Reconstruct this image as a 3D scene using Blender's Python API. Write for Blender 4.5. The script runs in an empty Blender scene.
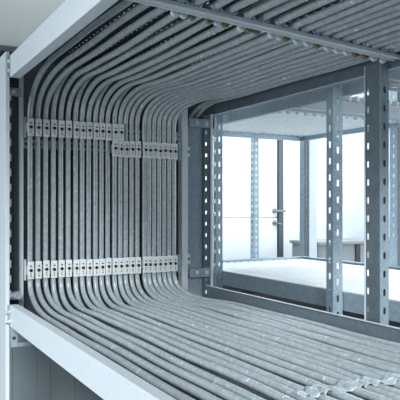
import bpy, bmesh, math, random
from mathutils import Vector
random.seed(7)
C = bpy.context.scene.collection
H = 1.45                      # camera height; heights below are given relative to it

# ------------------------------------------------------------------ materials
def mat(name, col, rough=.5, metal=0.0, noise=.0, nscale=40, col2=None, bump=0.0, speck=None, speck_scale=60, speck_cut=.66, stretch=(1,1,1), spec=.5):
    m = bpy.data.materials.new(name); m.use_nodes = True
    nt = m.node_tree; N = nt.nodes; L = nt.links
    b = N['Principled BSDF']
    b.inputs['Roughness'].default_value = rough; b.inputs['Metallic'].default_value = metal
    b.inputs['Specular IOR Level'].default_value = spec
    b.inputs['Base Color'].default_value = (*col, 1)
    if noise > 0 or speck:
        tc = N.new('ShaderNodeTexCoord'); mp = N.new('ShaderNodeMapping'); mp.inputs['Scale'].default_value = stretch
        L.new(tc.outputs['Object'], mp.inputs['Vector'])
        n = N.new('ShaderNodeTexNoise'); n.inputs['Scale'].default_value = nscale; n.inputs['Detail'].default_value = 5
        L.new(mp.outputs['Vector'], n.inputs['Vector'])
        r = N.new('ShaderNodeValToRGB')
        c2 = col2 or tuple(min(1, c*(1+noise)) for c in col)
        c1 = tuple(c*(1-noise) for c in col)
        r.color_ramp.elements[0].position = .3; r.color_ramp.elements[1].position = .7
        r.color_ramp.elements[0].color = (*c1, 1); r.color_ramp.elements[1].color = (*c2, 1)
        L.new(n.outputs['Fac'], r.inputs['Fac'])
        out = r.outputs['Color']
        if speck:
            n2 = N.new('ShaderNodeTexNoise'); n2.inputs['Scale'].default_value = speck_scale; n2.inputs['Detail'].default_value = 2
            L.new(mp.outputs['Vector'], n2.inputs['Vector'])
            r2 = N.new('ShaderNodeValToRGB'); r2.color_ramp.elements[0].position = speck_cut; r2.color_ramp.elements[1].position = speck_cut+.04
            r2.color_ramp.elements[0].color = (0,0,0,1); r2.color_ramp.elements[1].color = (1,1,1,1)
            L.new(n2.outputs['Fac'], r2.inputs['Fac'])
            mx = N.new('ShaderNodeMix'); mx.data_type = 'RGBA'
            L.new(r2.outputs['Color'], mx.inputs['Factor']); L.new(out, mx.inputs[6]); mx.inputs[7].default_value = (*speck, 1)
            out = mx.outputs[2]
        L.new(out, b.inputs['Base Color'])
        if bump > 0:
            bp = N.new('ShaderNodeBump'); bp.inputs['Strength'].default_value = bump; bp.inputs['Distance'].default_value = .004
            L.new(n.outputs['Fac'], bp.inputs['Height']); L.new(bp.outputs['Normal'], b.inputs['Normal'])
    return m

M = {}
M['cable']  = mat('cable_grey_sheath', (.255,.298,.32), .25, 0, .16, 60, speck=(.46,.53,.57), speck_scale=38, speck_cut=.69, bump=.06, spec=.7)
M['cable_pale'] = mat('cable_pale_sheath', (.74,.78,.80), .4, 0, .04, 20)
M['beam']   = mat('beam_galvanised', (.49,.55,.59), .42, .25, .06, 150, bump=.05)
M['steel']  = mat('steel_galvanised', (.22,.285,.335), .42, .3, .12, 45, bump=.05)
M['steel_dk'] = mat('steel_dark_shaded', (.075,.10,.12), .5, .25, .15, 30)  # dark steel; also stands in for shade on the right side
M['steel_mid'] = mat('steel_shaded', (.12,.16,.19), .38, .3, .15, 45)  # shade put into the steel colour of the lower right beam
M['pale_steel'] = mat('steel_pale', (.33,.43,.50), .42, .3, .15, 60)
M['panel_dk'] = mat('dark_sheet_gap_shade', (.014,.020,.026), .7, 0, .15, 12)  # near-black so that gaps between parts read as shade
M['clamp']  = mat('clamp_cream', (.56,.60,.60), .45, 0, .08, 90)
M['black']  = mat('black_rubber', (.006,.008,.010), .5)
M['ochre']  = mat('ochre_ink', (.42,.28,.10), .6)
M['ink']    = mat('dark_ink', (.03,.035,.04), .6)
M['brown']  = mat('brown_plug', (.13,.11,.065), .7, 0, .4, 120)
M['zinc']   = mat('zinc_bright', (.62,.68,.71), .3, .7, .08, 80)
M['strap']  = mat('strap_frosted', (.30,.36,.39), .35, .1, .35, 45, speck=(.60,.66,.69), speck_scale=38, speck_cut=.58, bump=.6)
M['wall']   = mat('wall_sheet_grey', (.42,.45,.44), .7, 0, .04, 8)
M['white']  = mat('wall_white', (.72,.77,.80), .6, 0, .02, 6)
M['dooredge'] = mat('door_edge_grey', (.05,.07,.085), .5)
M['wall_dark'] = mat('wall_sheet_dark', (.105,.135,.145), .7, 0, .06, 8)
M['floor']  = mat('floor_grey', (.20,.225,.235), .6, 0, .1, 5)
M['ceil']   = mat('ceiling_white', (.32,.35,.37), .8, 0, .03, 4)
M['cabinet'] = mat('cabinet_grey', (.22,.25,.27), .6, 0, .06, 20)

# ------------------------------------------------------------------ mesh helpers
def bx(bm, x0, x1, y0, y1, z0, z1):
    v = [bm.verts.new((x, y, z+H)) for x in (x0, x1) for y in (y0, y1) for z in (z0, z1)]
    for f in ((0,1,3,2),(4,6,7,5),(0,4,5,1),(2,3,7,6),(0,2,6,4),(1,5,7,3)):
        bm.faces.new([v[i] for i in f])
def box(*a):
    bm = bmesh.new(); bx(bm, *a); return bm
def cyl(bm, p, axis, r, l, n=12):
    a = Vector(axis).normalized(); p = Vector((p[0], p[1], p[2]+H))
    s = a.orthogonal().normalized(); t = a.cross(s)
    r0 = []; r1 = []
    for i in range(n):
        q = 2*math.pi*i/n; o = (s*math.cos(q)+t*math.sin(q))*r
        r0.append(bm.verts.new(p+o)); r1.append(bm.verts.new(p+o+a*l))
    for i in range(n):
        bm.faces.new((r0[i], r0[(i+1)%n], r1[(i+1)%n], r1[i]))
    bm.faces.new(r0[::-1]); bm.faces.new(r1)
def tube(bm, pts, r, n=12):
    rings = []
    for i, p in enumerate(pts):
        a = pts[max(0, i-1)]; b = pts[min(len(pts)-1, i+1)]
        t = (b-a).normalized(); s = Vector((1, 0, 0)); s = (s-t*s.dot(t)).normalized(); u = t.cross(s)
        rings.append([bm.verts.new(p+(s*math.cos(2*math.pi*k/n)+u*math.sin(2*math.pi*k/n))*r) for k in range(n)])
    for A, B in zip(rings, rings[1:]):
        for k in range(n): bm.faces.new((A[k], A[(k+1)%n], B[(k+1)%n], B[k]))
    bm.faces.new(rings[0][::-1]); bm.faces.new(rings[-1])
def slotted(bm, o, u, v, w, length, pitch, sw, sh, thick, off=0.0, scol=None):
    """plate w wide along u, long along v, one column of rounded slots; o is a corner (rel. height)"""
    o = Vector((o[0], o[1], o[2]+H)); u = Vector(u); v = Vector(v); n = u.cross(v)*thick
    cx = w/2 if scol is None else scol
    def quad(a, b, c, d, flip=False):
        bm.faces.new((d, c, b, a) if flip else (a, b, c, d))
    nc = int(length/pitch); y = 0
    c = sh/2; k = sw*.32
    for i in range(nc):
        y0 = i*pitch; y1 = y0+pitch if i < nc-1 else length; yc = y0+pitch/2
        inner = [(cx-sw/2, yc-c+k), (cx-sw/2+k, yc-c), (cx+sw/2-k, yc-c), (cx+sw/2, yc-c+k), (cx+sw/2, yc+c-k), (cx+sw/2-k, yc+c), (cx-sw/2+k, yc+c), (cx-sw/2, yc+c-k)]
        outer = [(0, yc-c+k), (cx-sw/2+k, y0), (cx+sw/2-k, y0), (w, yc-c+k), (w, yc+c-k), (cx+sw/2-k, y1), (cx-sw/2+k, y1), (0, yc+c-k)]
        corners = {0: (0, y0), 2: (w, y0), 4: (w, y1), 6: (0, y1)}
        for side in (0, 1):
            sh_ = n*side
            I = [bm.verts.new(o+u*a+v*b+sh_) for a, b in inner]; O = [bm.verts.new(o+u*a+v*b+sh_) for a, b in outer]
            for j in range(8):
                j2 = (j+1) % 8
                ring = [O[j]]
                if j in (0, 2, 4, 6):
                    q = corners[j]; ring.append(bm.verts.new(o+u*q[0]+v*q[1]+sh_))
                ring += [O[j2], I[j2], I[j]]
                bm.faces.new(ring if side else ring[::-1])
            if side == 0: I0 = I
        for j in range(8):
            j2 = (j+1) % 8; bm.faces.new((I0[j], I0[j2], I[j2], I[j]))
    for a in (0, w):
        q = [o+u*a, o+u*a+v*length, o+u*a+v*length+n, o+u*a+n]
        bm.faces.new([bm.verts.new(p) for p in q])
    for b in (0, length):
        q = [o+v*b, o+v*b+u*w, o+v*b+u*w+n, o+v*b+n]
        bm.faces.new([bm.verts.new(p) for p in q])

def obj(name, bm, m, parent=None, smooth=False, bevel=0, **props):
    bmesh.ops.remove_doubles(bm, verts=bm.verts, dist=1e-6)
    bmesh.ops.recalc_face_normals(bm, faces=bm.faces)
    me = bpy.data.meshes.new(name); bm.to_mesh(me); bm.free()
    if smooth:
        for p in me.polygons: p.use_smooth = True
    me.materials.append(M[m] if isinstance(m, str) else m)
    o = bpy.data.objects.new(name, me); C.objects.link(o)
    if parent:
        o.parent = parent; off = Vector((0, 0, 0)); p = parent
        while p: off += p.location; p = p.parent
        for v in me.vertices: v.co -= off
    if bevel:
        b = o.modifiers.new('bevel', 'BEVEL'); b.width = bevel; b.segments = 2; b.limit_method = 'ANGLE'
    for k, v in props.items(): o[k] = v
    return o
def thing(name, label, cat, loc=(0, 0, 0), group=None):
    o = bpy.data.objects.new(name, None); C.objects.link(o); o.empty_display_size = .05
    o.location = loc
    o['label'] = label; o['category'] = cat
    if group: o['group'] = group
    return o
def tag(o, label, cat, group=None):
    o['label'] = label; o['category'] = cat
    if group: o['group'] = group
    return o
def struct(name, bm, m, **k):
    o = obj(name, bm, m, **k); o['kind'] = 'structure'; return o

ORD = ['first','second','third','fourth','fifth','sixth','seventh','eighth','ninth','tenth','eleventh','twelfth','thirteenth','fourteenth','fifteenth',
       'sixteenth','seventeenth','eighteenth','nineteenth','twentieth','twenty-first','twenty-second','twenty-third','twenty-fourth']

# ------------------------------------------------------------------ our rack
rack = thing('cable_rack', 'blue-grey galvanised steel rack in the foreground carrying the bent grey cables', 'rack', (1.2, 2.0, 0))
Y0 = .8
def cbeam(x, z0, z1, y0, y1, flange, side, m='beam', name='side_beam', lip=0.0):
    """C channel along y, web at x, flanges pointing to side (+1/-1)"""
    bm = bmesh.new(); t = .003
    xa, xb = (x, x+t) if side > 0 else (x-t, x)
    bx(bm, xa, xb, y0, y1, z0, z1)
    fa, fb = (x+t, x+flange) if side > 0 else (x-flange, x-t)
    bx(bm, fa, fb, y0, y1, z1-t, z1); bx(bm, fa, fb, y0, y1, z0, z0+t)
    if lip:
        la, lb = (fb-t, fb) if side > 0 else (fa, fa+t)
        bx(bm, la, lb, y0, y1, z1-lip, z1-t); bx(bm, la, lb, y0, y1, z0+t, z0+lip)
    return obj(name, bm, m, rack, bevel=.0012)
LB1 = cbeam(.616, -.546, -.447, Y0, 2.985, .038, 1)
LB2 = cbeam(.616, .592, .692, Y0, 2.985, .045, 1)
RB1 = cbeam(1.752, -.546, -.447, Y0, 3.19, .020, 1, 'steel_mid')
RB2 = cbeam(1.838, .534, .645, Y0, 3.30, .030, 1, 'steel_dk')  # dark steel paints the shade inside the rack
obj('edge_highlight', box(1.747, 1.757, Y0, 3.19, -.447, -.4435), 'beam', RB1, label='pale strip painting the lit top edge')  # pale strip paints the light caught along the beam's top edge
# bright lower lip of the upper right beam
obj('beam_lip', box(1.826, 1.838, Y0, 3.30, .534, .538), 'steel', RB2)

# corner upright, rear left: channel open to the front
bm = bmesh.new()
bx(bm, .600, .603, 3.0, 3.16, -H, .712); bx(bm, .603, .617, 3.0, 3.003, -H, .712)
UL = obj('upright', bm, 'beam', rack, bevel=.001, label='bright plain-sided upright')
bm = bmesh.new(); slotted(bm, (.603, 3.157, -.56), (1, 0, 0), (0, 0, 1), .09, 1.26, .07, .012, .03, .003, scol=.012)
obj('slotted_web', bm, 'panel_dk', UL)  # near-black colour stands in for the shaded gap inside the upright
# notched inner edge of the left upright
bm = bmesh.new()
z = -.42
E = []
while z < .55:
    for w_, zz in ((.617+.002, z), (.626, z+.002), (.626, z+.035), (.619, z+.037)): E.append((w_, zz))
    z += .07
for (wa, za), (wb, zb_) in zip(E, E[1:]):
    bm.faces.new([bm.verts.new((a_, 3.004, b_+H)) for a_, b_ in ((.6145, za), (wa, za), (wb, zb_), (.6145, zb_))])
bmesh.ops.remove_doubles(bm, verts=bm.verts, dist=1e-5)
bmesh.ops.solidify(bm, geom=bm.faces[:], thickness=.004)
obj('slot_edge', bm, 'steel', UL)
# strut channels that carry the clamp rails
bm = bmesh.new()
bx(bm, .695, .726, 3.20, 3.203, -.56, .66); bx(bm, .695, .698, 3.203, 3.25, -.56, .66); bx(bm, .723, .726, 3.203, 3.25, -.56, .66)
SL = obj('strut', bm, 'beam', rack, bevel=.001)
for zc in (.420, .365, -.29, -.335): obj('strut_tab', box(.684, .695, 3.20, 3.206, zc-.013, zc+.013), 'beam', SL)
bm = bmesh.new()
bx(bm, 1.612, 1.648, 3.22, 3.223, -.56, .60); bx(bm, 1.612, 1.615, 3.223, 3.27, -.56, .60)
SR = obj('strut', bm, 'beam', rack, bevel=.001)
bm = bmesh.new(); bx(bm, 1.648, 1.765, 3.262, 3.266, -.56, .50); bx(bm, 1.755, 1.760, 3.256, 3.262, -.56, .50)
obj('web_plate', bm, 'steel', rack, bevel=.001)
for zc in (.315, -.297):
    bm = bmesh.new(); bx(bm, 1.653, 1.682, 3.255, 3.261, zc-.028, zc+.028)
    w = obj('washer_plate', bm, 'clamp', rack, bevel=.002, label='small white square plate on the strut')
    bm = bmesh.new(); cyl(bm, (1.668, 3.255, zc), (0, -1, 0), .008, .008, 6); obj('bolt', bm, 'steel_dk', w)
# rear right corner upright, slotted
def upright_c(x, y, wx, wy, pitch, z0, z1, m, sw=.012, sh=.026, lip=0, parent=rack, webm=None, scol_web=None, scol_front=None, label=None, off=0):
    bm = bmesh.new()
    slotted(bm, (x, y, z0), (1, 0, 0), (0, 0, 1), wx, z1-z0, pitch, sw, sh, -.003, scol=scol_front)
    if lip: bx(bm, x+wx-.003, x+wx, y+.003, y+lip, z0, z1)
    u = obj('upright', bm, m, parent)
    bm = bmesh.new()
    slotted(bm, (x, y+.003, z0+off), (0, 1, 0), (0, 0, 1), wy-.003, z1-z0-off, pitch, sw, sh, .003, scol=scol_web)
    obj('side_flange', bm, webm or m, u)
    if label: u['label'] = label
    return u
bm = bmesh.new()
slotted(bm, (1.765, 3.25, -H), (1, 0, 0), (0, 0, 1), .046, H+.53, .066, .011, .022, -.003, scol=.018)
bx(bm, 1.765, 1.768, 3.253, 3.32, -H, .53)
U2 = obj('upright', bm, 'steel_dk', rack)
obj('edge_lip', box(1.811, 1.826, 3.246, 3.25, -H, .54), 'beam', U2)
# front right upright
UF = upright_c(1.792, 1.86, .044, .085, .072, -H, .56, 'steel', lip=.05, webm='steel_dk', scol_web=.066, sw=.013, sh=.028)  # side flange in darker steel, painting its shaded side
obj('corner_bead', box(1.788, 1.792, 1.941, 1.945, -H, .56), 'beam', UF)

# brackets
def bracket(x0, x1, y, z0, z1, bolts, m='steel'):
    bm = bmesh.new(); bx(bm, x0, x1, y-.003, y, z0, z1); bx(bm, x0, x1, y, y+.03, z1-.003, z1); bx(bm, x0, x1, y, y+.03, z0, z0+.003)
    b = obj('bracket', bm, m, rack, bevel=.001)
    for bxx in bolts:
        bm = bmesh.new(); cyl(bm, (bxx, y-.003, (z0+z1)/2), (0, -1, 0), .011, .003, 16); cyl(bm, (bxx, y-.006, (z0+z1)/2), (0, -1, 0), .0085, .007, 6)
        obj('bolt', bm, 'zinc', b)
    return b
bracket(1.665, 1.80, 3.235, .458, .505, (1.715, 1.775))
bracket(1.665, 1.80, 3.235, -.400, -.352, (1.715, 1.775))
bracket(.628, .692, 3.10, .530, .566, (.655,))
bracket(.628, .692, 3.10, -.440, -.404, (.655,))
# bracket under the lower left beam
bm = bmesh.new()
bx(bm, .618, .650, 2.982, 2.985, -.64, -.546); bx(bm, .618, .72, 2.985, 3.05, -.643, -.640)
bx(bm, .65, .72, 2.99, 2.993, -.64, -.625)
bk = obj('foot_bracket', bm, 'steel', rack, bevel=.001)
bm = bmesh.new(); cyl(bm, (.634, 2.982, -.60), (0, -1, 0), .008, .001, 14); obj('hole', bm, 'black', bk)
# bolts of the beam ends
for b, zs in ((LB1, (-.478, -.522)), (LB2, (.622, .664))):
    e = obj('end_plate', box(.606, .618, 2.99, 3.0, zs[0]-.05 if zs[0] < 0 else .60, zs[0]+.03 if zs[0] < 0 else .688), 'steel', b, bevel=.001)
    for zc in zs:
        bm = bmesh.new(); cyl(bm, (.614, 2.978, zc), (-1, 0, 0), .011, .003, 14); cyl(bm, (.612, 2.978, zc), (-1, 0, 0), .008, .008, 6); cyl(bm, (.604, 2.978, zc), (-1, 0, 0), .0045, .012, 10)
        obj('bolt', bm, 'zinc', b)
# rear closing sheet
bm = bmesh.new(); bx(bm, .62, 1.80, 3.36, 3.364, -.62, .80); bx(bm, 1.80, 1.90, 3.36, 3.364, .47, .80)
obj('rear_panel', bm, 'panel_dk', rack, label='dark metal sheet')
# clamp rails
for zc in (.395, .315, -.312):
    bm = bmesh.new(); slotted(bm, (.727, 3.222, zc+.022), (0, 0, -1), (1, 0, 0), .044, .884, .034, .012, .018, .003)
    r = obj('clamp_rail', bm, 'steel', rack)
    if zc != .315: obj('rail_end', box(.730, .741, 3.205, 3.222, zc-.052, zc+.052), 'beam', r, bevel=.001)
    if zc != .395: obj('rail_end', box(1.575, 1.586, 3.19, 3.222, zc-.055, zc+.05), 'steel', r, bevel=.001)
# rungs
bm = bmesh.new()
def upz(x): return .655-.062*(x-.757)/1.0
def rung(y, zfun, name='rung', w=.05, m='pale_steel', x0=.66, x1=1.82):
    bm = bmesh.new(); n = 60
    xs = [x0+(x1-x0)*i/n for i in range(n+1)]
    prof = [(-w/2, 0), (-w/2, -.012), (-w/2+.004, -.014), (-w*.2, -.014), (-w*.15, -.008), (w*.15, -.008), (w*.2, -.014), (w/2-.004, -.014), (w/2, -.012), (w/2, 0)]
    R = [[bm.verts.new((x, y+a, zfun(x)+b+H)) for a, b in prof] for x in xs]
    for A, B in zip(R, R[1:]):
        for k in range(len(prof)): bm.faces.new((A[k], A[(k+1) % len(prof)], B[(k+1) % len(prof)], B[k]))
    bm.faces.new(R[0]); bm.faces.new(R[-1])
    return obj(name, bm, m, rack)
RG = rung(1.80, lambda x: upz(x)-.0145, m='beam')
rung(1.37, lambda x: -.541, w=.05, m='steel', x0=.655, x1=1.75)
rung(2.45, lambda x: -.541, w=.04, m='steel', x0=.655, x1=1.75)
# added near-black pan under the rungs, stands in for shade between cables
obj('shade_pan', box(.655, 1.752, Y0, 3.19, -.562, -.557), 'panel_dk', rack)
# perforated cover above the upper cables
bm = bmesh.new()
x = .69; cw = .045; bx(bm, .66, .69, Y0, 3.25, .735, .737)
while x < 1.80:
    slotted(bm, (x, Y0, .735), (1, 0, 0), (0, 1, 0), cw, 2.45, .05, .006, .022, .002); x += cw
pc = tag(obj('perforated_cover', bm, 'panel_dk'), 'dark perforated sheet lying above the cables of the upper tray', 'cover')  # near-black colour paints the shade seen between the cables

# ------------------------------------------------------------------ the cables
VX = []
for p in (30,37.75,45.5,53.25,60.75,68,75.5,82,88.5,95.25,101.25,107.5,114.25,120,125.5,131.25,137,144.25,148.75,153.75,158.75,163.75,168.75,173.75):
    t = (p-200)/640; VX.append(3.2*(.4725+.8813*t)/(.8813-.4725*t))
SLOT = [0, 1, 2, 2.5, 3, 4, 4.5, 5, 6, 6.5, 7, 8, 8.5, 9]       # half slots: cables of the second layer, tucked behind
def second(k): return k < 14 and SLOT[k] % 1 > 0
def upper_x(k): return .757+.062*SLOT[k] if k < 14 else 1.315+.0455*(k-13)
def lower_x(k):
    v = .757+.0545*SLOT[k] if k < 14 else 1.2475+.0475*(k-13)
    if k > 2 and not second(k): v += .004 if k % 2 else -.004
    return v
def bez(a, b, c, d, t):
    s = 1-t; return tuple(s*s*s*a[i]+3*s*s*t*b[i]+3*s*t*t*c[i]+t*t*t*d[i] for i in range(2))
def smooth(t): t = max(0, min(1, t)); return t*t*(3-2*t)
CR = .0129
def cable_path(vx, ux, lx, yv=3.2, zb=.445, ylow=True, seed=0, k=30):
    rnd = random.Random(seed); ph = [rnd.uniform(0, 6.28) for _ in range(4)]
    zu = upz(ux)+rnd.uniform(-.002, .002)+(.027 if second(k) else 0); zl = -.503+rnd.uniform(-.003, .003)-(.023 if second(k) else 0)
    hu = max(.25, .50-.06*k); hl = max(.24, .40-.04*k)
    P = []
    # upper run
    n = 34; yb = yv-hu
    for i in range(n): 
        y = Y0+(yb-Y0)*i/n
        f = min(1, (yb-y)/.5)
        P.append((ux+.0035*f*math.sin(y*5+ph[0]), y, zu+.002*f*math.sin(y*7+ph[1])))
    for i in range(26):
        t = i/25; y, z = bez((yb, zu), (yb+hu*.62, zu), (yv, zb+(zu-zb)*.6), (yv, zb), t)
        P.append((ux, y, z))
    if ylow:
        for i in range(1, 14):
            P.append((vx, yv, zb+(-.365-zb)*i/14))
        for i in range(22):
            t = i/21; y, z = bez((yv, -.365), (yv, -.365+(zl+.365)*.65), (yv-hl*.35, zl), (yv-hl, zl), t)
            P.append((lx, y, z))
        yb2 = yv-hl
        for i in range(1, n+1):
            y = yb2+(Y0-yb2)*i/n; f = min(1, (yb2-y)/.4)
            P.append((lx+.003*f*math.sin(y*6+ph[2]), y, zl+.0015*f*math.sin(y*9+ph[3])))
    else:
        for i in range(1, 6): P.append((vx, yv, zb-.9*i/5))
    # sideways fan: blend between the pitch on the rails and the pitch on the trays
    Q = []
    for i, (x, y, z) in enumerate(P):
        if i < n+26:   # upper
            L = (yv-y)+max(0, z-zb)   # distance from the rail
            s = smooth(L/.62)
            dx = x-ux; Q.append(Vector((vx+(ux-vx)*s+dx, y, z+H)))
        elif ylow and i >= n+26+13:
            L = (yv-y)+max(0, -.365-z); s = smooth(L/.55)
            dx = x-lx; Q.append(Vector((vx+(lx-vx)*s+dx, y, z+H)))
        else: Q.append(Vector((x, y, z+H)))
    return Q
for k in range(24):
    bm = bmesh.new(); tube(bm, cable_path(VX[k], upper_x(k), lower_x(k), seed=k, k=k), CR)
    if k == 0: lab = 'grey sheathed cable nearest the left beam, bent between upper and lower tray'
    elif k == 23: lab = 'grey sheathed cable farthest right in the clamp rows, beside the right strut'
    else: lab = 'grey sheathed cable, %s from the left in the clamped row' % ORD[k]
    tag(obj('cable', bm, 'cable', smooth=True), lab, 'cable', 'grey cables bent between the two trays')
for k, (vx, ux) in enumerate(((1.695, 1.765), (1.735, 1.787))):
    bm = bmesh.new(); tube(bm, cable_path(vx, upper_x(23)+.030+.018*k if False else ux+.0, 0, yv=3.31, zb=.44, ylow=False, seed=50+k), CR*.8)
    tag(obj('cable', bm, 'cable', smooth=True), ['grey cable dropping behind the right bracket, nearer the clamped row', 'grey cable dropping behind the right bracket, hard by the right upright'][k], 'cable', 'cables dropping behind the right strut')

# ------------------------------------------------------------------ clamps
def clamp(x, z, w):
    y = 3.2-CR-.001
    root = thing('cable_clamp', '', 'clamp', (x, y, z+H))
    bm = bmesh.new(); h = .0435
    bx(bm, x-w/2, x+w/2, y-.006, y, z-h, z+h)
    bx(bm, x-w/2, x-w/2+.0015, y, 3.221, z-h*.5, z+h*.5); 
    bx(bm, x-w/2+.003, x+w/2-.003, y-.010, y-.006, z-h*.8, z+h*.8)
    obj('clamp_body', bm, 'clamp', root, bevel=.0015)
    bm = bmesh.new(); cyl(bm, (x, y-.010, z), (0, -1, 0), .0088, .0015, 14); cyl(bm, (x, y-.0115, z), (0, -1, 0), .0055, .002, 6); obj('bolt_socket', bm, 'black', root)
    bm = bmesh.new()
    bx(bm, x-.005, x+.005, y-.0104, y-.010, z+.017, z+.024); obj('printed_mark', bm, 'ink', root)
    obj('printed_mark', box(x-.004, x+.004, y-.0104, y-.010, z-.030, z-.025), 'ink', root)
    bm = bmesh.new(); bx(bm, x-.0055, x+.0045, y-.0104, y-.010, z-.021, z-.0135); obj('colour_mark', bm, 'ochre', root, label='small ochre mark')
    return root
def dup(root, x, z, w):
    r = root.copy(); C.objects.link(r); r.location = (x, root.location.y, z+H); r.scale.x = w/.0315
    for ch in root.children:
        c = ch.copy(); C.objects.link(c); c.parent = r
    return r
proto = clamp(VX[0], .395, .0315)
first = True
for zc, ks, row, rng in ((.395, range(14), 'upper left row', 'clamps of the upper left row'), (.3075, range(12, 24), 'short upper row', 'clamps of the short upper right row'), (-.312, range(24), 'lower row', 'clamps of the lower row')):
    for n_, k in enumerate(ks):
        if first: r = proto; first = False
        else: r = dup(proto, VX[k], zc+random.uniform(-.002, .002), min(.0315, .0315 if k < 17 else .030))
        rr = 0
        pos = ('leftmost' if n_ == 0 else 'rightmost' if n_ == len(ks)-1 else ORD[n_]+' from the left')
        r['label'] = 'pale clamp with black bolt, %s in the %s' % (pos, row); r['category'] = 'clamp'; r['group'] = rng

# ------------------------------------------------------------------ plugs below the upper rung
for k in range(2, 24):
    x = upper_x(k)+.012
    if x > 1.80: break
    bm = bmesh.new(); z = upz(x)-.025
    cyl(bm, (x, 1.828, z), (0, 1, -.15), .0135, .014, 12); cyl(bm, (x, 1.842, z-.002), (0, 1, -.15), .009, .006, 8)
    brown = k in (4, 5, 7, 9, 10, 13, 16, 20, 21)
    obj('rung_plug', bm, 'brown' if brown else 'beam', RG, label='brown stained plug' if brown else 'grey plug')
# saddle clips around the cables on the near side of the rung
for k in range(24):
    x = upper_x(k); bm = bmesh.new(); z = upz(x)
    tube(bm, [Vector((x+(CR+.002)*math.cos(a), 1.765, z+H+(CR+.002)*math.sin(a))) for a in [math.pi+math.pi*i/10 for i in range(11)]], .004, 6)
    obj('saddle_clip', bm, 'steel', RG)

# frosted strap across the lower cables
bm = bmesh.new(); nx = 260; rows = 9; R = []
for i in range(nx+1):
    x = 1.02+(1.745-1.02)*i/nx
    zt = max([math.sqrt(max(0, (CR+.0015)**2-(x-lower_x(k))**2)) for k in range(24)])
    zt = max(zt, .004)
    row = []
    for j in range(rows):
        f = j/(rows-1); wob = .004*math.sin(x*41)+.003*math.sin(x*97+1)
        y = 1.335+wob+f*(.060+.012*math.sin(x*63+2)); e = .002*math.sin(f*math.pi)+.001*math.sin(x*130+f*9)
        row.append(bm.verts.new((x, y, -.503+zt+e+H+.001)))
    R.append(row)
for A, B in zip(R, R[1:]):
    for j in range(rows-1): bm.faces.new((A[j], A[j+1], B[j+1], B[j]))
st = obj('cable_strap', bm, 'strap', smooth=True)
sm = st.modifiers.new('solid', 'SOLIDIFY'); sm.thickness = .002
tag(st, 'pale frosted strap lying across the cables at the lower right', 'strap')

# thin cable bundle at the top right
for k, (dz) in enumerate((0, .018, .036)):
    bm = bmesh.new(); tube(bm, [Vector((1.86+.16*i, 1.93+.0*i, .505+dz+H)) for i in range(4)], .006, 8) if False else cyl(bm, (1.837, 1.99, .500+dz), (1, .1, 0), .0075, .8, 10)
    tag(obj('thin_cable', bm, 'cable', smooth=True), 'thin grey cable at the top right, %s of three stacked' % ['lowest', 'middle', 'topmost'][k], 'cable', 'thin cables at the top right')

# ------------------------------------------------------------------ the rack behind
far = thing('cable_rack', 'pale galvanised steel rack standing behind, seen through the right side', 'rack', (2.9, 3.2, 0))
def fbox(name, m, *a, bevel=.002): return obj(name, box(*a), m, far, bevel=bevel)
def chan(name, m, x, z0, z1, y0, y1, side, parent=far):
    bm = bmesh.new(); t = .003
    bx(bm, x, x+t, y0, y1, z0, z1)
    a, b = (x+t, x+.035) if side > 0 else (x-.035, x)
    bx(bm, a, b, y0, y1, z1-t, z1); bx(bm, a, b, y0, y1, z0, z0+t)
    return obj(name, bm, m, parent, bevel=.001)
chan('side_beam', 'steel', 2.222, -.537, -.442, Y0, 4.68, 1)
chan('side_beam', 'steel', 2.222, .575, .675, Y0, 4.68, 1)
chan('side_beam', 'pale_steel', 3.585, -.557, -.447, 1.6, 4.68, -1)
chan('side_beam', 'pale_steel', 3.585, .600, .700, 1.6, 4.68, -1)
fbox('end_beam', 'pale_steel', 2.226, 3.585, 4.68, 4.72, -.557, -.450)
fbox('end_beam', 'pale_steel', 2.226, 3.585, 4.68, 4.72, .600, .690)
fbox('cross_beam', 'beam', 2.226, 3.585, 2.93, 2.96, .560, .622)
rg = fbox('rung', 'pale_steel', 2.226, 3.585, 3.33, 3.37, .615, .632)
for i in range(18):
    bm = bmesh.new(); x = 2.30+i*.07
    cyl(bm, (x, 3.35, .615), (0, 0, -1), .014, .020, 8)
    obj('bolt', bm, 'clamp' if i % 3 else 'zinc', rg)
fbox('shade_pan', 'panel_dk', 2.19, 3.583, Y0, 4.678, -.566, -.559)  # dark pan added so the space under the far beam reads as shade
rg2 = fbox('rung', 'pale_steel', 2.226, 3.585, 3.60, 3.64, -.515, -.500)
def up_l(x, y, wx, wy, pitch, m, z1=.9, sw=.013, sh=.03, m2=None, sfront=None, sside=None, off=.0):
    return upright_c(x, y, wx, wy, pitch, -H, z1, m, sw=sw, sh=sh, parent=far, webm=m2, scol_front=sfront, scol_web=sside, off=off)
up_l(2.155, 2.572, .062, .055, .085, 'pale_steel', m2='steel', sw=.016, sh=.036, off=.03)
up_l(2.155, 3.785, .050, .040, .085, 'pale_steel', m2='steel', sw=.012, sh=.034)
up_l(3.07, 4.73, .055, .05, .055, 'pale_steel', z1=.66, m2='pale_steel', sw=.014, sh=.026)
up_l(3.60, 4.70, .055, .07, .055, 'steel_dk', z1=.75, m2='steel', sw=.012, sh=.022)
fbox('upright_cover', 'beam', 3.657, 3.745, 4.70, 4.76, -H, .75)
up_l(3.595, 3.55, .07, .08, .075, 'steel_dk', z1=.9, m2='pale_steel', sw=.014, sh=.03)
for z in (.62, -.51):
    for y in (2.62, 3.83):
        pass
def straight(x, y0, y1, z, r):
    bm = bmesh.new(); rnd = random.Random(int(x*1000)+int(z*77))
    n = 10; ph = rnd.uniform(0, 6)
    tube(bm, [Vector((x+.004*math.sin(i*.9+ph), y0+(y1-y0)*i/n, z+H)) for i in range(n+1)], r, 10)
    return bm
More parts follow.
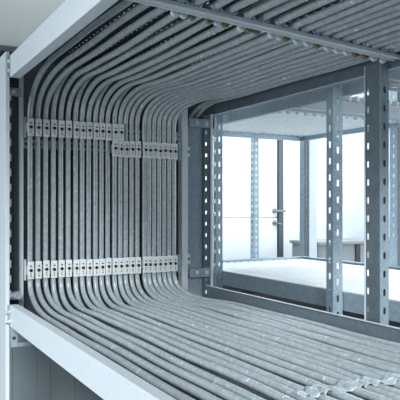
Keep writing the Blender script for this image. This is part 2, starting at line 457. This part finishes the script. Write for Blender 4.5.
for i in range(20):
    x = 2.275+i*.066
    tag(obj('cable', straight(x, Y0, 4.675, -.484, .0185), 'cable_pale', smooth=True), 'pale cable lying in the lower tray of the rack behind', 'cable', 'pale cables on the far lower tray')
for i in range(20):
    x = 2.275+i*.066
    tag(obj('cable', straight(x, 2.965, 4.675, .652, .0195), 'cable_pale', smooth=True), 'pale cable lying in the upper tray of the rack behind', 'cable', 'pale cables on the far upper tray')

# ------------------------------------------------------------------ room
YB = 6.2
struct('floor', box(-6, 6.3, -4, YB+.2, -H-.1, -H), 'floor')
struct('ceiling', box(-1.8, 6.3, -.8, YB+.2, 2.0, 2.1), 'ceil')
# grey sheet wall on the left, with panel seams, white wall on the right
bm = bmesh.new()
YL = 4.1
xs = [-6, -3, -1.5, -.6, .30, .60, .77, .86, 1.01, 1.10, 1.26, 1.40, 1.6, 1.85]
xu = [-6, -3, -1.5, .0, .62, .70, 1.85]
for a, b in zip(xu, xu[1:]): bx(bm, a+.001, b-.001, YL-.008, YL+.01, .98, 2.0)
bx(bm, -6, 1.85, YL, YL+.06, .96, 2.0)
struct('wall_back', bm, 'wall')
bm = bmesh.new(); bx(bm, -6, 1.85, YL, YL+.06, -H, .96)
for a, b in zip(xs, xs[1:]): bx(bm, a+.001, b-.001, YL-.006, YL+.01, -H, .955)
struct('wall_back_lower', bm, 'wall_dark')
struct('wall_partition', box(1.80, 1.85, YL+.06, YB, -H, 2.0), 'wall')
struct('trim_1', box(-6, 1.85, YL-.06, YL-.012, .955, .995), 'steel_dk')
struct('wall_right', box(1.85, 6.3, YB+.001, YB+.1, -H, 2.0), 'white')
bm = bmesh.new()
bx(bm, 6.2, 6.3, -1.0, YB, -H, -.55); bx(bm, 6.2, 6.3, -1.0, YB, 1.35, 2.0); bx(bm, 6.2, 6.3, 4.8, YB, -.55, 1.35); bx(bm, 6.2, 6.3, -1.0, .6, -.55, 1.35)
struct('wall_side', bm, 'white')
bm = bmesh.new()
for ya in (.6, 1.62, 2.66, 3.70, 4.74): bx(bm, 6.2, 6.26, ya, ya+.06, -.55, 1.35)
bx(bm, 6.2, 6.26, .6, 4.8, -.55, -.49); bx(bm, 6.2, 6.26, .6, 4.8, 1.29, 1.35)
win = struct('added_window_1', bm, 'white')  # window and its area light, added out of view to light the lower tray
wl = bpy.data.lights.new('added_window_light', 'AREA'); wl.shape = 'RECTANGLE'; wl.size = 1.8; wl.size_y = 4.1; wl.energy = 170; wl.color = (.90, .96, 1)
wo = bpy.data.objects.new('added_window_light', wl); C.objects.link(wo); wo.location = (6.28, 2.7, .4+H); wo.rotation_euler = (0, math.radians(90), 0)
d1 = struct('door_1', box(3.20, 4.325, YB-.04, YB, -H, -.125), 'white', bevel=.003)
obj('door_panel', box(3.20, 4.325, YB-.04, YB, -.118, 1.0), 'white', d1, bevel=.003)
for zc in (-.045, -.185):
    bm = bmesh.new(); cyl(bm, (4.285, YB-.04, zc), (0, -1, 0), .03, .012, 16); cyl(bm, (4.285, YB-.05, zc), (0, -1, 0), .011, .05, 10)
    if zc > -.1: cyl(bm, (4.275, YB-.095, zc), (1, 0, 0), .012, .13, 10)
    else: cyl(bm, (4.285, YB-.06, zc), (1, 0, -.15), .007, .09, 8)
    obj('door_handle' if zc > -.1 else 'lock_cylinder', bm, 'cabinet', d1)
struct('trim_2', box(4.335, 4.40, YB-.06, YB, -H, 1.05), 'dooredge')
d2 = struct('door_2', box(4.41, 4.66, YB-.04, YB, -H, 1.05), 'white', bevel=.003)
struct('trim_3', box(4.67, 4.71, YB-.05, YB, -H, 1.05), 'dooredge')
cab = thing('low_cabinet', 'grey low cabinet against the white wall, seen between two slotted posts', 'cabinet', (4.6, 5.3, 0))
obj('body', box(4.20, 5.9, 5.25, 5.7, -H, -.395), 'cabinet', cab, bevel=.004)
obj('top', box(4.18, 5.92, 5.22, 5.72, -.395, -.36), 'cabinet', cab, bevel=.004)
obj('gap', box(4.70, 4.76, 5.235, 5.25, -.90, -.40), 'black', cab)

# ------------------------------------------------------------------ added lamps, out of view
def lamp(x, y, sx, sy, e, name='added_lamp', label='added unseen ceiling lamp over the room'):
    t = thing(name, label, 'lamp', (x, y, 1.96+H))
    obj('housing', box(x-sx/2-.02, x+sx/2+.02, y-sy/2-.02, y+sy/2+.02, 1.95, 2.0), 'white', t)
    l = bpy.data.lights.new(name, 'AREA'); l.shape = 'RECTANGLE'; l.size = sx; l.size_y = sy; l.energy = e; l.color = (.90, .96, 1)
    o = bpy.data.objects.new('added_light', l); C.objects.link(o); o.location = (x, y, 1.94+H); o.parent = t; o.location = (0, 0, -.02)
lamp(4.2, 4.6, 2.2, .5, 95, label='added unseen ceiling lamp over the far rack')  # added to brighten the white area beyond
lamp(3.4, 5.5, 3.0, .4, 55, label='added unseen ceiling lamp in front of the doors')
lamp(1.3, 3.75, 1.6, .25, 10, label='added unseen ceiling lamp over the grey wall')  # added to light the grey wall from the top down
bm = bmesh.new(); XW = -1.7
bx(bm, XW-.1, XW, -1.0, YL, -H, -1.0); bx(bm, XW-.1, XW, -1.0, YL, 1.25, 2.0); bx(bm, XW-.1, XW, 3.75, YL, -1.0, 1.25); bx(bm, XW-.1, XW, -1.0, .2, -1.0, 1.25)
struct('wall_left', bm, 'white')
bm = bmesh.new()
for ya in (.2, 1.06, 1.94, 2.82, 3.70): bx(bm, XW-.07, XW-.01, ya, ya+.05, -1.0, 1.25)
bx(bm, XW-.07, XW-.01, .2, 3.75, -1.0, -.95); bx(bm, XW-.07, XW-.01, .2, 3.75, 1.20, 1.25)
struct('added_window_2', bm, 'white')  # window and its area light, added out of view for the left-facing steel
wl = bpy.data.lights.new('added_window_light', 'AREA'); wl.shape = 'RECTANGLE'; wl.size = 2.2; wl.size_y = 3.5; wl.energy = 112; wl.color = (.93, .97, 1)
wo = bpy.data.objects.new('added_window_light', wl); C.objects.link(wo); wo.location = (XW-.08, 1.98, .12+H); wo.rotation_euler = (0, math.radians(-90), 0)
sl = bpy.data.lights.new('sun', 'SUN'); sl.energy = 6.6; sl.angle = math.radians(16); sl.color = (.95, .98, 1)
so = bpy.data.objects.new('sun', sl); C.objects.link(so)
so.rotation_euler = Vector((.34, .83, -.46)).to_track_quat('-Z', 'Y').to_euler()
# daylight through the open front
w = bpy.data.worlds.new('World'); bpy.context.scene.world = w; w.use_nodes = True
w.node_tree.nodes['Background'].inputs['Color'].default_value = (.72, .87, 1, 1)
w.node_tree.nodes['Background'].inputs['Strength'].default_value = .14

# ------------------------------------------------------------------ camera
cam = bpy.data.cameras.new('camera'); co = bpy.data.objects.new('camera', cam); C.objects.link(co)
cam.sensor_width = 36; cam.lens = 57.6; cam.shift_y = .0175; cam.clip_start = .05
co.location = (0, 0, H); co.rotation_euler = (math.radians(90), 0, -math.atan2(.4725, .8813))
sc = bpy.context.scene; sc.camera = co
sc.view_settings.view_transform = 'Standard'; sc.view_settings.look = 'None'; sc.view_settings.gamma = 1; sc.view_settings.exposure = -0.06
